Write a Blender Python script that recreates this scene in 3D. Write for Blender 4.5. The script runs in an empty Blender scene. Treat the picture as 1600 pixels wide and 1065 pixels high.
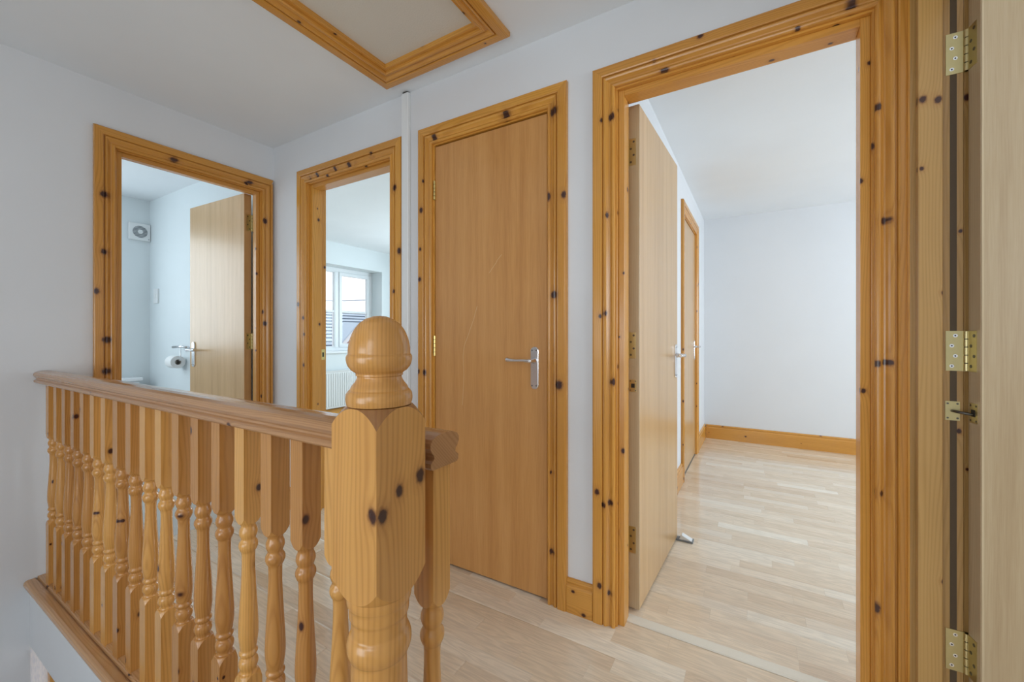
import bpy, bmesh, math, random
from mathutils import Vector, Matrix
random.seed(7)
SC = bpy.context.scene
COL = SC.collection
R = math.radians

# ------------------------------------------------------------------ camera
cam_d = bpy.data.cameras.new('camera')
cam = bpy.data.objects.new('camera', cam_d)
COL.objects.link(cam)
cam_d.sensor_width = 36.0
cam_d.lens = 644.0 / 1600.0 * 36.0
cam_d.shift_y = -(532.5 - 523.0) / 1600.0
cam_d.clip_start = 0.02
cam.location = (0, 0, 1.085)
cam.rotation_euler = (R(90), 0, R(30.7))
SC.camera = cam

# ------------------------------------------------------------------ world, lights, exposure
world = bpy.data.worlds.new('overcast_sky')
SC.world = world
world.use_nodes = True
wb = world.node_tree.nodes['Background']
wb.inputs[0].default_value = (0.98, 0.97, 1.0, 1)
wb.inputs[1].default_value = 2.2
SC.view_settings.view_transform = 'Standard'
SC.view_settings.look = 'None'
SC.view_settings.gamma = 1.0
SC.view_settings.use_curve_mapping = False
SC.view_settings.exposure = 0.0

def area(name, loc, rot, sx, sy, power, color):
    d = bpy.data.lights.new(name, 'AREA')
    d.shape = 'RECTANGLE'; d.size = sx; d.size_y = sy
    d.energy = power; d.color = color
    o = bpy.data.objects.new(name, d); COL.objects.link(o)
    o.location = loc; o.rotation_euler = rot
    return o
# area lights in unseen windows; several windows are added only to brighten the rooms
area('added_landing_light', (-0.05, -1.57, 1.55), (R(90), 0, 0), 0.62, 1.1, 8.5, (0.88, 0.96, 1.0))  # added fill from behind the camera; no landing window is known
area('added_stair_light', (-1.04, -1.57, 0.80), (R(90), 0, 0), 1.05, 1.2, 16.5, (0.86, 0.95, 1.0))  # added fill for ceiling and back corner; the stairwell has no window
area('daylight_bathroom_window', (-4.72, 0.50, 1.5), (R(90), 0, R(-90)), 1.0, 1.1, 11, (0.78, 0.92, 1.0))
area('added_bathroom_side_light', (-3.75, -0.62, 1.5), (R(90), 0, 0), 1.0, 1.0, 7.5, (0.78, 0.92, 1.0))  # added second source that evens out the bathroom walls
area('added_bedroom_light', (-3.0, 4.74, 1.5), (R(90), 0, R(180)), 1.4, 1.1, 42, (0.74, 0.91, 1.0))  # added fill, apart from the bedroom window in view
area('daylight_large_room_window', (2.66, 3.3, 1.45), (R(90), 0, R(90)), 1.7, 1.1, 51, (0.77, 0.90, 1.0))
area('added_side_room_light', (2.66, 0.2, 1.45), (R(90), 0, R(90)), 1.4, 1.1, 31, (0.86, 0.95, 1.0))  # added unseen source so the open side room leaf is lit

# ------------------------------------------------------------------ constants (metres)
YB = 1.516      # hall face of back wall
XA = -2.71      # hall face of left wall
XD = 0.352      # hall face of right wall
ZC = 2.30       # ceiling
XE = -4.756     # inner face of outer wall (bathroom, bedroom)
TB = 0.12       # thickness of back wall
TA = 0.095
TD = 0.101

# ------------------------------------------------------------------ materials
def new_mat(name):
    m = bpy.data.materials.new(name); m.use_nodes = True
    nt = m.node_tree
    return m, nt, nt.nodes, nt.links, nt.nodes['Principled BSDF']

class N:
    """tiny node helper"""
    def __init__(s, nt): s.nt = nt; s.n = nt.nodes; s.l = nt.links
    def put(s, sock, v):
        if isinstance(v, bpy.types.NodeSocket): s.l.new(v, sock)
        else: sock.default_value = v
    def math(s, op, a, b=0.0, clamp=False):
        n = s.n.new('ShaderNodeMath'); n.operation = op; n.use_clamp = clamp
        s.put(n.inputs[0], a)
        if len(n.inputs) > 1: s.put(n.inputs[1], b)
        return n.outputs[0]
    def vmath(s, op, a, b=None, out=0):
        n = s.n.new('ShaderNodeVectorMath'); n.operation = op
        s.put(n.inputs[0], a)
        if b is not None: s.put(n.inputs[1], b)
        return n.outputs['Value'] if out else n.outputs[0]
    def xyz(s, x, y, z=0.0):
        n = s.n.new('ShaderNodeCombineXYZ')
        for i, v in enumerate((x, y, z)): s.put(n.inputs[i], v)
        return n.outputs[0]
    def noise(s, v, scale=1.0, detail=2.0, rough=0.5):
        n = s.n.new('ShaderNodeTexNoise'); s.put(n.inputs['Vector'], v)
        n.inputs['Scale'].default_value = scale; n.inputs['Detail'].default_value = detail
        n.inputs['Roughness'].default_value = rough
        return n.outputs['Fac']
    def ramp(s, f, stops, interp='LINEAR'):
        n = s.n.new('ShaderNodeValToRGB'); s.put(n.inputs[0], f)
        cr = n.color_ramp; cr.interpolation = interp
        while len(cr.elements) < len(stops): cr.elements.new(0.5)
        for e, (p, c) in zip(cr.elements, stops):
            e.position = p; e.color = (c[0], c[1], c[2], 1) if not isinstance(c, (int, float)) else (c, c, c, 1)
        return n.outputs[0]
    def mix(s, f, a, b, mode='MIX'):
        n = s.n.new('ShaderNodeMix'); n.data_type = 'RGBA'; n.blend_type = mode
        s.put(n.inputs[0], f)
        s.put(n.inputs[6], a if isinstance(a, bpy.types.NodeSocket) else (*a, 1))
        s.put(n.inputs[7], b if isinstance(b, bpy.types.NodeSocket) else (*b, 1))
        return n.outputs[2]
    def bump(s, h, strength, dist, bsdf):
        n = s.n.new('ShaderNodeBump'); s.put(n.inputs['Height'], h)
        n.inputs['Strength'].default_value = strength; n.inputs['Distance'].default_value = dist
        s.l.new(n.outputs[0], bsdf.inputs['Normal'])

def wood_coords(h, axis):
    tc = h.n.new('ShaderNodeTexCoord')
    sp = h.n.new('ShaderNodeSeparateXYZ'); h.l.new(tc.outputs['Object'], sp.inputs[0])
    i = 'xyz'.index(axis)
    along = sp.outputs[i]
    others = [sp.outputs[j] for j in range(3) if j != i]
    across = h.math('ADD', others[0], others[1])
    oi = h.n.new('ShaderNodeObjectInfo')
    return along, across, oi.outputs['Random']

PINE_TRIM = ((0.71, 0.335, 0.060), (0.48, 0.188, 0.023))
PINE_PALE = ((0.46, 0.258, 0.085), (0.33, 0.168, 0.044))
PINE_RAIL = ((0.71, 0.35, 0.092), (0.47, 0.192, 0.040))
PINE_END = ((0.36, 0.155, 0.042), (0.26, 0.10, 0.028))
PINE_HAND = ((0.55, 0.295, 0.130), (0.385, 0.185, 0.072))
_pine_cache = {}
def pine(axis, knots=None, base=(0, 0, 0), tones=PINE_TRIM, density=0.5, rough=0.27, vary=(0.90, 0.20)):
    """Varnished knotty pine with the grain along one axis. knots: (x,y,z,r) in world metres."""
    key = (axis, tones, density) if knots is None else None
    if key and key in _pine_cache: return _pine_cache[key]
    m, nt, n, l, b = new_mat('varnished_pine')
    h = N(nt)
    along, across, rnd = wood_coords(h, axis)
    rnd40 = h.math('MULTIPLY', rnd, 40.0)
    i = 'xyz'.index(axis)
    p2 = h.xyz(across, along)
    if knots is not None:
        d = None
        for k in knots:
            loc = [k[j] - base[j] for j in range(3)]
            al = loc[i]; ac = sum(loc[j] for j in range(3) if j != i)
            q = h.vmath('SUBTRACT', p2, (ac, al, 0))
            q = h.vmath('MULTIPLY', q, (1.35 / k[3], 1.05 / k[3], 0))
            L = h.vmath('LENGTH', q, out=1)
            d = L if d is None else h.math('MINIMUM', d, L)
        wob = h.noise(h.xyz(h.math('MULTIPLY', across, 160.0), h.math('MULTIPLY', along, 120.0), rnd40), 1.0, 2.0)
        d = h.math('ADD', d, h.math('MULTIPLY', h.math('SUBTRACT', wob, 0.5), 0.7))
    else:
        sx, sy = 13.0, 5.0
        v = h.xyz(h.math('ADD', h.math('MULTIPLY', across, sx), rnd40), h.math('ADD', h.math('MULTIPLY', along, sy), rnd40))
        vo = n.new('ShaderNodeTexVoronoi'); vo.voronoi_dimensions = '2D'; vo.feature = 'F1'
        vo.inputs['Scale'].default_value = 1.0
        l.new(v, vo.inputs['Vector'])
        q = h.vmath('SUBTRACT', v, vo.outputs['Position'])
        q = h.vmath('MULTIPLY', q, (1.1 / sx, 0.85 / sy, 0))
        d = h.vmath('LENGTH', q, out=1)
        sc = n.new('ShaderNodeSeparateColor'); l.new(vo.outputs['Color'], sc.inputs[0])
        rad = h.math('ADD', h.math('MULTIPLY', sc.outputs[1], 0.006), 0.003)
        d = h.math('DIVIDE', d, rad)
        off = h.math('MULTIPLY', h.math('GREATER_THAN', sc.outputs[0], density), 50.0)
        d = h.math('ADD', d, off)
    # grain bends round the knots
    k = h.math('DIVIDE', 1.0, h.math('ADD', 1.0, h.math('MULTIPLY', h.math('MULTIPLY', d, d), 0.22)))
    n1 = h.noise(h.xyz(h.math('MULTIPLY', across, 9.0), h.math('MULTIPLY', along, 0.9), rnd40), 1.0, 2.0, 0.4)
    t = h.math('ADD', h.math('MULTIPLY', across, 120.0), h.math('MULTIPLY', n1, 13.0))
    t = h.math('ADD', t, h.math('MULTIPLY', k, 1.3))
    s = h.math('SINE', h.math('MULTIPLY', t, 6.2832))
    s = h.math('ADD', h.math('MULTIPLY', s, 0.5), 0.5)
    s = h.math('POWER', s, 2.2)
    fib = h.noise(h.xyz(h.math('MULTIPLY', across, 420.0), h.math('MULTIPLY', along, 6.0), rnd40), 1.0, 3.0, 0.6)
    tone = h.noise(h.xyz(h.math('MULTIPLY', across, 22.0), h.math('MULTIPLY', along, 2.2), rnd40), 1.0, 2.0)
    g = h.math('ADD', h.math('MULTIPLY', s, 0.42), h.math('MULTIPLY', h.math('SUBTRACT', fib, 0.5), 0.55))
    g = h.math('ADD', g, h.math('MULTIPLY', h.math('SUBTRACT', tone, 0.45), 0.9), clamp=True)
    c = h.mix(g, tones[0], tones[1])
    val = h.math('ADD', vary[0], h.math('MULTIPLY', rnd, vary[1]))
    c = h.mix(1.0, c, h.xyz(val, h.math('POWER', val, 1.35), h.math('POWER', val, 1.5)), 'MULTIPLY')
    kf = h.ramp(h.math('MULTIPLY', d, 0.25), [(0.0, 1.0), (0.19, 0.97), (0.27, 0.55), (0.36, 0.22), (0.75, 0.0)])
    kc = h.ramp(h.math('MULTIPLY', d, 0.25), [(0.0, (0.055, 0.016, 0.010)), (0.17, (0.045, 0.012, 0.008)), (0.25, (0.15, 0.045, 0.015)), (0.4, (0.36, 0.13, 0.03))])
    c = h.mix(kf, c, kc)
    l.new(c, b.inputs['Base Color'])
    b.inputs['Roughness'].default_value = rough
    b.inputs['Coat Weight'].default_value = 0.25
    b.inputs['Coat Roughness'].default_value = 0.15
    h.bump(fib, 0.08, 0.001, b)
    if key: _pine_cache[key] = m
    return m

def veneer(cols=((0.70, 0.360, 0.125), (0.62, 0.298, 0.090), (0.52, 0.228, 0.060))):
    m, nt, n, l, b = new_mat('beech_veneer'); h = N(nt)
    along, across, rnd = wood_coords(h, 'z')
    r40 = h.math('MULTIPLY', rnd, 40.0)
    a1 = h.noise(h.xyz(h.math('MULTIPLY', across, 26.0), h.math('MULTIPLY', along, 0.8), r40), 1.0, 3.0, 0.55)
    a2 = h.noise(h.xyz(h.math('MULTIPLY', across, 330.0), h.math('MULTIPLY', along, 9.0), r40), 1.0, 3.0, 0.6)
    g = h.math('ADD', h.math('MULTIPLY', a1, 0.75), h.math('MULTIPLY', a2, 0.5))
    c = h.ramp(g, [(0.35, cols[0]), (0.62, cols[1]), (0.85, cols[2])])
    l.new(c, b.inputs['Base Color'])
    b.inputs['Roughness'].default_value = 0.34
    b.inputs['Coat Weight'].default_value = 0.4; b.inputs['Coat Roughness'].default_value = 0.2
    h.bump(a2, 0.05, 0.001, b)
    return m

def laminate():
    m, nt, n, l, b = new_mat('maple_laminate'); h = N(nt)
    along, across, rnd = wood_coords(h, 'x')
    r40 = h.math('MULTIPLY', rnd, 90.0)
    n1 = h.noise(h.xyz(h.math('MULTIPLY', across, 22.0), h.math('MULTIPLY', along, 2.4), r40), 1.0, 2.0)
    t = h.math('SINE', h.math('MULTIPLY', n1, 60.0))
    fib = h.noise(h.xyz(h.math('MULTIPLY', across, 260.0), h.math('MULTIPLY', along, 12.0), r40), 1.0, 3.0, 0.6)
    base = h.ramp(rnd, [(0.0, (0.85, 0.73, 0.58)), (0.3, (0.75, 0.595, 0.43)), (0.55, (0.81, 0.665, 0.50)), (0.8, (0.70, 0.535, 0.375)), (1.0, (0.88, 0.785, 0.65))])
    g = h.math('ADD', h.math('MULTIPLY', t, 0.06), h.math('MULTIPLY', fib, 0.30))
    v = h.math('SUBTRACT', 1.14, g)
    c = h.mix(1.0, base, h.xyz(v, v, v), 'MULTIPLY')
    l.new(c, b.inputs['Base Color'])
    b.inputs['Roughness'].default_value = 0.24
    b.inputs['Coat Weight'].default_value = 0.6; b.inputs['Coat Roughness'].default_value = 0.10
    h.bump(fib, 0.03, 0.001, b)
    return m

def paint(name, col, rough=0.6, bump=0.06):
    m, nt, n, l, b = new_mat(name); h = N(nt)
    tc = n.new('ShaderNodeTexCoord')
    a = h.noise(tc.outputs['Object'], 3.0, 3.0)
    f = h.noise(tc.outputs['Object'], 160.0, 2.0)
    v = h.math('ADD', 0.97, h.math('MULTIPLY', a, 0.06))
    c = h.mix(1.0, col, h.xyz(v, v, v), 'MULTIPLY')
    l.new(c, b.inputs['Base Color'])
    b.inputs['Roughness'].default_value = rough
    if bump: h.bump(f, bump, 0.002, b)
    return m

def metal(name, col, rough):
    m, nt, n, l, b = new_mat(name); h = N(nt)
    tc = n.new('ShaderNodeTexCoord')
    a = h.noise(tc.outputs['Object'], 60.0, 3.0)
    b.inputs['Metallic'].default_value = 1.0
    b.inputs['Base Color'].default_value = (*col, 1)
    l.new(h.math('ADD', rough - 0.05, h.math('MULTIPLY', a, 0.1)), b.inputs['Roughness'])
    return m

def glass():
    m = bpy.data.materials.new('window_glass'); m.use_nodes = True
    nt = m.node_tree; n = nt.nodes; n.clear(); l = nt.links
    out = n.new('ShaderNodeOutputMaterial'); mx = n.new('ShaderNodeMixShader')
    tr = n.new('ShaderNodeBsdfTransparent'); gl = n.new('ShaderNodeBsdfGlossy')
    tr.inputs[0].default_value = (0.95, 0.98, 1.0, 1); gl.inputs['Roughness'].default_value = 0.02
    fr = n.new('ShaderNodeFresnel'); fr.inputs[0].default_value = 1.3
    l.new(fr.outputs[0], mx.inputs[0]); l.new(tr.outputs[0], mx.inputs[1]); l.new(gl.outputs[0], mx.inputs[2])
    l.new(mx.outputs[0], out.inputs[0])
    return m

def frosted():
    m, nt, n, l, b = new_mat('frosted_glass'); h = N(nt)
    tc = n.new('ShaderNodeTexCoord')
    mp = n.new('ShaderNodeMapping'); mp.inputs['Scale'].default_value = (60, 260, 40)
    l.new(tc.outputs['Object'], mp.inputs[0])
    a = h.noise(mp.outputs[0], 1.0, 3.0)
    c = h.ramp(a, [(0.3, (0.62, 0.68, 0.76)), (0.7, (0.92, 0.95, 1.0))])
    l.new(c, b.inputs['Base Color'])
    b.inputs['Transmission Weight'].default_value = 0.6; b.inputs['Roughness'].default_value = 0.6
    h.bump(a, 0.5, 0.002, b)
    return m

def obscure():
    m = bpy.data.materials.new('obscure_glass'); m.use_nodes = True
    nt = m.node_tree; n = nt.nodes; n.clear(); l = nt.links; h = N(nt)
    out = n.new('ShaderNodeOutputMaterial'); mx = n.new('ShaderNodeMixShader'); mx.inputs[0].default_value = 0.12
    tr = n.new('ShaderNodeBsdfTranslucent'); gl = n.new('ShaderNodeBsdfGlossy'); gl.inputs['Roughness'].default_value = 0.15
    tc = n.new('ShaderNodeTexCoord'); mp = n.new('ShaderNodeMapping'); mp.inputs['Scale'].default_value = (60, 260, 40)
    l.new(tc.outputs['Object'], mp.inputs[0])
    l.new(h.ramp(h.noise(mp.outputs[0], 1.0, 3.0), [(0.3, (0.74, 0.82, 0.92)), (0.65, (0.93, 0.97, 1.0))]), tr.inputs[0])
    l.new(tr.outputs[0], mx.inputs[1]); l.new(gl.outputs[0], mx.inputs[2]); l.new(mx.outputs[0], out.inputs[0])
    return m

M = dict(
    wall=paint('white_emulsion', (0.795, 0.80, 0.815)),
    bath=paint('pale_blue_white_emulsion', (0.81, 0.86, 0.875)),
    ceil=paint('ceiling_emulsion', (0.88, 0.90, 0.92)),
    panel=paint('painted_hatch_board', (0.74, 0.70, 0.62), 0.7, 0.3),
    white=paint('white_plastic', (0.86, 0.87, 0.87), 0.3, 0),
    upvc=paint('white_upvc', (0.88, 0.90, 0.92), 0.3, 0),
    enamel=paint('white_enamel', (0.86, 0.87, 0.87), 0.35, 0),
    ceramic=paint('white_ceramic', (0.88, 0.89, 0.9), 0.12, 0),
    tissue=paint('tissue_paper', (0.9, 0.9, 0.89), 0.9, 0.3),
    card=paint('grey_cardboard', (0.42, 0.38, 0.33), 0.9, 0.1),
    grey=paint('grey_plastic', (0.22, 0.24, 0.26), 0.5, 0),
    dark=paint('painted_recess_shade', (0.02, 0.018, 0.016), 0.6, 0),  # near-black colour standing in for shade in holes, slots and knuckle gaps
    seal=paint('brown_fire_seal', (0.10, 0.065, 0.035), 0.6, 0),
    strip=paint('cream_threshold', (0.80, 0.74, 0.63), 0.4, 0.1),
    slab=paint('concrete_screed', (0.35, 0.33, 0.30), 0.8),
    vinyl=paint('bathroom_vinyl', (0.62, 0.62, 0.6), 0.4),
    carpet=paint('stair_carpet', (0.30, 0.26, 0.22), 0.95, 0.5),
    brass=metal('lacquered_brass', (0.78, 0.62, 0.24), 0.3),
    brass_dull=metal('tarnished_brass', (0.62, 0.53, 0.28), 0.38),
    chrome=metal('satin_chrome', (0.80, 0.80, 0.82), 0.2),
    steel=metal('dark_steel', (0.16, 0.15, 0.14), 0.4),
    veneer=veneer(), mid_veneer=veneer(((0.69, 0.44, 0.205), (0.61, 0.37, 0.16), (0.52, 0.295, 0.115))), pale_veneer=veneer(((0.55, 0.42, 0.26), (0.485, 0.352, 0.205), (0.42, 0.29, 0.16))), lam=laminate(), glass=glass(), frosted=frosted(), obscure=obscure(),
    lipping=pine('z', [(0, 0, 9.0, 0.01)], (0, 0, 0), ((0.56, 0.43, 0.27), (0.47, 0.34, 0.20))),
    slate=paint('grey_slate', (0.30, 0.36, 0.42), 0.7, 0.2), course_shadow=paint('painted_course_shadow', (0.05, 0.07, 0.10), 0.7, 0),
    gable=paint('pink_render', (0.33, 0.20, 0.18), 0.8, 0.2),
    barge=paint('white_bargeboard', (0.55, 0.55, 0.55), 0.5, 0),
    grass=paint('pale_paving', (0.45, 0.45, 0.45), 0.9, 0.2),
    scratch=paint('bare_scratched_veneer', (0.80, 0.62, 0.40), 0.6, 0),
    cable=paint('black_cable', (0.16, 0.2, 0.26), 0.6, 0),
)
M['pz'] = pine('z'); M['px'] = pine('x'); M['py'] = pine('y')
M['rail'] = pine('x', tones=PINE_HAND, density=0.25, rough=0.2)
M['spindle'] = pine('z', tones=PINE_RAIL, density=0.6, vary=(0.78, 0.34))

# ------------------------------------------------------------------ object helpers
def mark(o, label=None, cat=None, group=None, kind=None):
    if label: o['label'] = label
    if cat: o['category'] = cat
    if group: o['group'] = group
    if kind: o['kind'] = kind
    return o

def thing(name, loc, label, cat, rz=0.0, group=None, kind=None):
    o = bpy.data.objects.new(name, None); COL.objects.link(o)
    o.empty_display_size = 0.1
    o.location = loc; o.rotation_euler = (0, 0, rz)
    return mark(o, label, cat, group, kind)

class MB:
    def __init__(s): s.v = []; s.f = []; s.smooth = []
    def add(s, vs, fs, smooth=False):
        k = len(s.v); s.v += [tuple(p) for p in vs]
        for f in fs: s.f.append([k + i for i in f]); s.smooth.append(smooth)
        return s
    def box(s, x0, x1, y0, y1, z0, z1):
        vs = [(x, y, z) for z in (z0, z1) for y in (y0, y1) for x in (x0, x1)]
        return s.add(vs, [(0, 2, 3, 1), (4, 5, 7, 6), (0, 1, 5, 4), (2, 6, 7, 3), (0, 4, 6, 2), (1, 3, 7, 5)])
    def loft(s, rings, cap=True, smooth=True):
        n = len(rings[0]); k = len(s.v)
        for r in rings: s.v += [tuple(p) for p in r]
        for i in range(len(rings) - 1):
            for j in range(n):
                j2 = (j + 1) % n
                s.f.append([k + i*n + j, k + i*n + j2, k + (i+1)*n + j2, k + (i+1)*n + j]); s.smooth.append(smooth)
        if cap:
            s.f.append([k + j for j in range(n)][::-1]); s.smooth.append(False)
            e = k + (len(rings) - 1) * n
            s.f.append([e + j for j in range(n)]); s.smooth.append(False)
        return s
    def tube(s, pts, rad, n=10, smooth=True):
        pts = [Vector(p) for p in pts]
        rads = rad if isinstance(rad, (list, tuple)) else [rad] * len(pts)
        rings = []
        t0 = (pts[1] - pts[0]).normalized()
        up = Vector((0, 0, 1)) if abs(t0.z) < 0.9 else Vector((1, 0, 0))
        for i, p in enumerate(pts):
            a = pts[max(i-1, 0)]; b = pts[min(i+1, len(pts)-1)]
            t = (b - a).normalized()
            u = t.cross(up).normalized(); w = u.cross(t)
            rings.append([p + rads[i] * (math.cos(2*math.pi*j/n) * u + math.sin(2*math.pi*j/n) * w) for j in range(n)])
        return s.loft(rings, True, smooth)
    def disc(s, c, axis, rad, h, n=14):
        a = Vector(axis).normalized() * h; c = Vector(c)
        return s.tube([c, c + a], rad, n, False)
    def build(s, name, mat, parent=None, bevel=0.0, seg=2):
        off = Vector((0, 0, 0))
        if parent is not None and parent.get('_world'): off = Vector(parent['_world'])
        me = bpy.data.meshes.new(name)
        me.from_pydata([Vector(p) - off for p in s.v], [], s.f)
        bm = bmesh.new(); bm.from_mesh(me)
        for f, sm in zip(bm.faces, s.smooth): f.smooth = sm
        bmesh.ops.recalc_face_normals(bm, faces=bm.faces[:])
        bm.to_mesh(me); bm.free()
        me.materials.append(mat)
        o = bpy.data.objects.new(name, me); COL.objects.link(o)
        if parent is not None:
            o.parent = parent
            if parent.get('_world'): o['_world'] = list(off)
        if bevel:
            md = o.modifiers.new('edges', 'BEVEL'); md.width = bevel; md.segments = seg
            md.limit_method = 'ANGLE'; md.angle_limit = R(40)
        return o

def world_thing(name, loc, label, cat, group=None, kind=None):
    o = thing(name, loc, label, cat, 0.0, group, kind); o['_world'] = list(loc)
    return o

def grid_wall(axis, p0, p1, s0, s1, z0, z1, openings=()):
    """a wall slab between p0 and p1 (thickness), s along the wall, with rectangular openings"""
    S = sorted({s0, s1, *[v for o in openings for v in o[:2]]})
    Z = sorted({z0, z1, *[v for o in openings for v in o[2:]]})
    S = [v for v in S if s0 <= v <= s1]; Z = [v for v in Z if z0 <= v <= z1]
    def solid(i, j):
        if i < 0 or j < 0 or i >= len(S) - 1 or j >= len(Z) - 1: return False
        sm, zm = (S[i] + S[i+1]) / 2, (Z[j] + Z[j+1]) / 2
        return not any(o[0] < sm < o[1] and o[2] < zm < o[3] for o in openings)
    P = (lambda s, p, z: (s, p, z)) if axis == 'x' else (lambda s, p, z: (p, s, z))
    mb = MB()
    for i in range(len(S) - 1):
        for j in range(len(Z) - 1):
            if not solid(i, j): continue
            a, b, c, d = S[i], S[i+1], Z[j], Z[j+1]
            for p in (p0, p1): mb.add([P(a, p, c), P(b, p, c), P(b, p, d), P(a, p, d)], [(0, 1, 2, 3)])
            if not solid(i-1, j): mb.add([P(a, p0, c), P(a, p1, c), P(a, p1, d), P(a, p0, d)], [(0, 1, 2, 3)])
            if not solid(i+1, j): mb.add([P(b, p0, c), P(b, p1, c), P(b, p1, d), P(b, p0, d)], [(0, 1, 2, 3)])
            if not solid(i, j-1): mb.add([P(a, p0, c), P(b, p0, c), P(b, p1, c), P(a, p1, c)], [(0, 1, 2, 3)])
            if not solid(i, j+1): mb.add([P(a, p0, d), P(b, p0, d), P(b, p1, d), P(a, p1, d)], [(0, 1, 2, 3)])
    return mb

def weld(o):
    bm = bmesh.new(); bm.from_mesh(o.data)
    bmesh.ops.remove_doubles(bm, verts=bm.verts[:], dist=1e-5)
    bmesh.ops.recalc_face_normals(bm, faces=bm.faces[:])
    bm.to_mesh(o.data); bm.free(); return o

def struct(name, mb, mat, label, cat):
    return mark(weld(mb.build(name, mat)), label, cat, kind='structure')

# ------------------------------------------------------------------ door openings (lining faces)
D1 = dict(s0=0.752, s1=1.437)      # left wall (y range)    bathroom
D2 = dict(s0=-2.335, s1=-1.632)    # back wall (x range)    bedroom
D3 = dict(s0=-1.335, s1=-0.733)    # cupboard
D4 = dict(s0=-0.445, s1=0.278)     # large room
D5 = dict(s0=0.785, s1=1.488)      # right wall (y range)
D6 = dict(s0=3.335, s1=4.075)      # cupboard in large room (x = -0.48)
ZH = 1.995
J = 0.026                          # lining thickness

def hole(d): return (d['s0'] - J, d['s1'] + J, -0.001, ZH + J)

# ------------------------------------------------------------------ shell
struct('wall_back', grid_wall('x', YB, YB + TB, XA - TA, 2.70, 0.0, ZC, [hole(D2), hole(D3), hole(D4)]), M['wall'],
       'white landing wall holding three pine door frames', 'wall')
struct('wall_left', grid_wall('y', XA - TA, XA, -1.70, YB, -2.60, ZC, [hole(D1), (0.47, 1.10, -2.4, -0.28)]), M['wall'],
       'white landing wall beside the bathroom door frame', 'wall')
struct('wall_right', grid_wall('y', XD, XD + TD, -1.60, YB, 0.0, ZC, [(D5['s0'] - J, YB, -0.001, ZH + J)]), M['wall'],
       'white landing wall next to the door hung on three brass hinges', 'wall')
struct('wall_front', grid_wall('x', -1.70, -1.60, XA, 2.70, -2.60, ZC, [(-0.40, 0.30, 0.95, 2.15), (-1.64, -0.44, 0.15, 1.45)]), M['wall'],
       'white landing wall with openings for two added fill lights', 'wall')
struct('wall_bathroom_left', grid_wall('x', -0.75, -0.65, XE - 0.3, XA - TA, 0.0, ZC, [(-4.3, -3.2, 0.95, 2.05)]), M['bath'], 'pale bathroom side wall', 'wall')
struct('wall_bathroom_right', grid_wall('x', 1.545, 1.636, XE, XA - TA, 0.0, ZC), M['bath'],
       'pale bathroom wall behind the open bathroom door', 'wall')
struct('wall_outer', grid_wall('y', XE - 0.30, XE, -0.65, 4.80, 0.0, ZC, [(-0.02, 1.02, 0.93, 2.07), (2.45, 4.25, 0.865, 2.01)]), M['bath'],
       'pale outer wall with the bedroom window in it', 'wall')
struct('wall_bedroom_back', grid_wall('x', 4.80, 4.90, XE - 0.30, 2.70, 0.0, ZC, [(-3.7, -2.3, 0.95, 2.05)]), M['wall'],
       'plain white far wall of the rooms behind the landing', 'wall')
struct('wall_bedroom_right', grid_wall('y', -1.50, -1.40, YB + TB, 4.80, 0.0, ZC), M['wall'], 'white bedroom wall beside the cupboard', 'wall')
struct('wall_large_room_left', grid_wall('y', -0.58, -0.48, YB + TB, 4.80, 0.0, ZC, [hole(D6)]), M['wall'],
       'white wall of the large room holding a built-in cupboard door', 'wall')
struct('wall_large_room_right', grid_wall('y', 2.70, 2.80, -1.70, 4.90, 0.0, ZC, [(2.45, 4.15, 0.9, 2.0), (-0.5, 0.9, 0.9, 2.0)]), M['wall'],
       'white outer wall of the large room with a window', 'wall')
struct('wall_cupboard_back', grid_wall('x', 2.25, 2.33, -1.40, -0.58, 0.0, ZC), M['wall'], 'back wall of the landing cupboard', 'wall')

# ceiling with the hatch hole
HX0, HX1, HY0, HY1 = -1.470, -0.937, 0.56, 1.335
mb = MB()
def ceil_grid():
    X = [XE - 0.3, HX0, HX1, 2.80]; Y = [-1.70, HY0, HY1, 4.90]
    for i in range(3):
        for j in range(3):
            if i == 1 and j == 1: continue
            mb.box(X[i], X[i+1], Y[j], Y[j+1], ZC, ZC + 0.10)
ceil_grid()
mark(mb.build('ceiling', M['ceil']), 'flat white painted ceiling around the loft hatch', 'ceiling', kind='structure')

# floor slabs
def floor_slab(name, boxes, mat, label):
    m_ = MB()
    for b_ in boxes: m_.box(*b_)
    return mark(m_.build(name, mat), label, 'floor', kind='structure')
fl_hall = floor_slab('floor', [(XA, XD + TD, 0.475, YB + 0.05, -0.26, -0.008), (-0.418, XD + TD, -1.60, 0.475, -0.26, -0.008)], M['slab'],
                     'pale maple strip laminate floor of the landing')
fl_big = floor_slab('floor_large_room', [(-0.48, 2.70, YB + 0.05, 4.80, -0.26, -0.008)], M['slab'],
                    'pale maple strip laminate floor of the large room')
fl_bed = floor_slab('floor_bedroom', [(XE, -1.50, YB + 0.05, 4.80, -0.26, 0.0)], M['lam'], 'laminate floor of the bedroom with the radiator')
floor_slab('floor_cupboard', [(-1.40, -0.482, YB + 0.05, 4.80, -0.26, -0.002)], M['slab'], 'bare floor inside the built-in cupboards')
floor_slab('floor_bathroom', [(XE, XA - 0.004, -0.65, 1.545, -0.26, 0.0)], M['vinyl'], 'pale bathroom floor')
floor_slab('floor_side_room', [(XD + TD, 2.70, -1.60, YB, -0.26, 0.0)], M['lam'], 'laminate floor of the side room')
floor_slab('floor_lower_hall', [(XE, 0.6, -1.60, 2.2, -2.70, -2.60)], M['carpet'], 'lower hall floor at the foot of the stairs')
struct('wall_lower_hall', grid_wall('x', 2.1, 2.2, XE, 0.6, -2.60, -0.26), M['wall'], 'white lower hall wall under the landing', 'wall')

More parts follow.
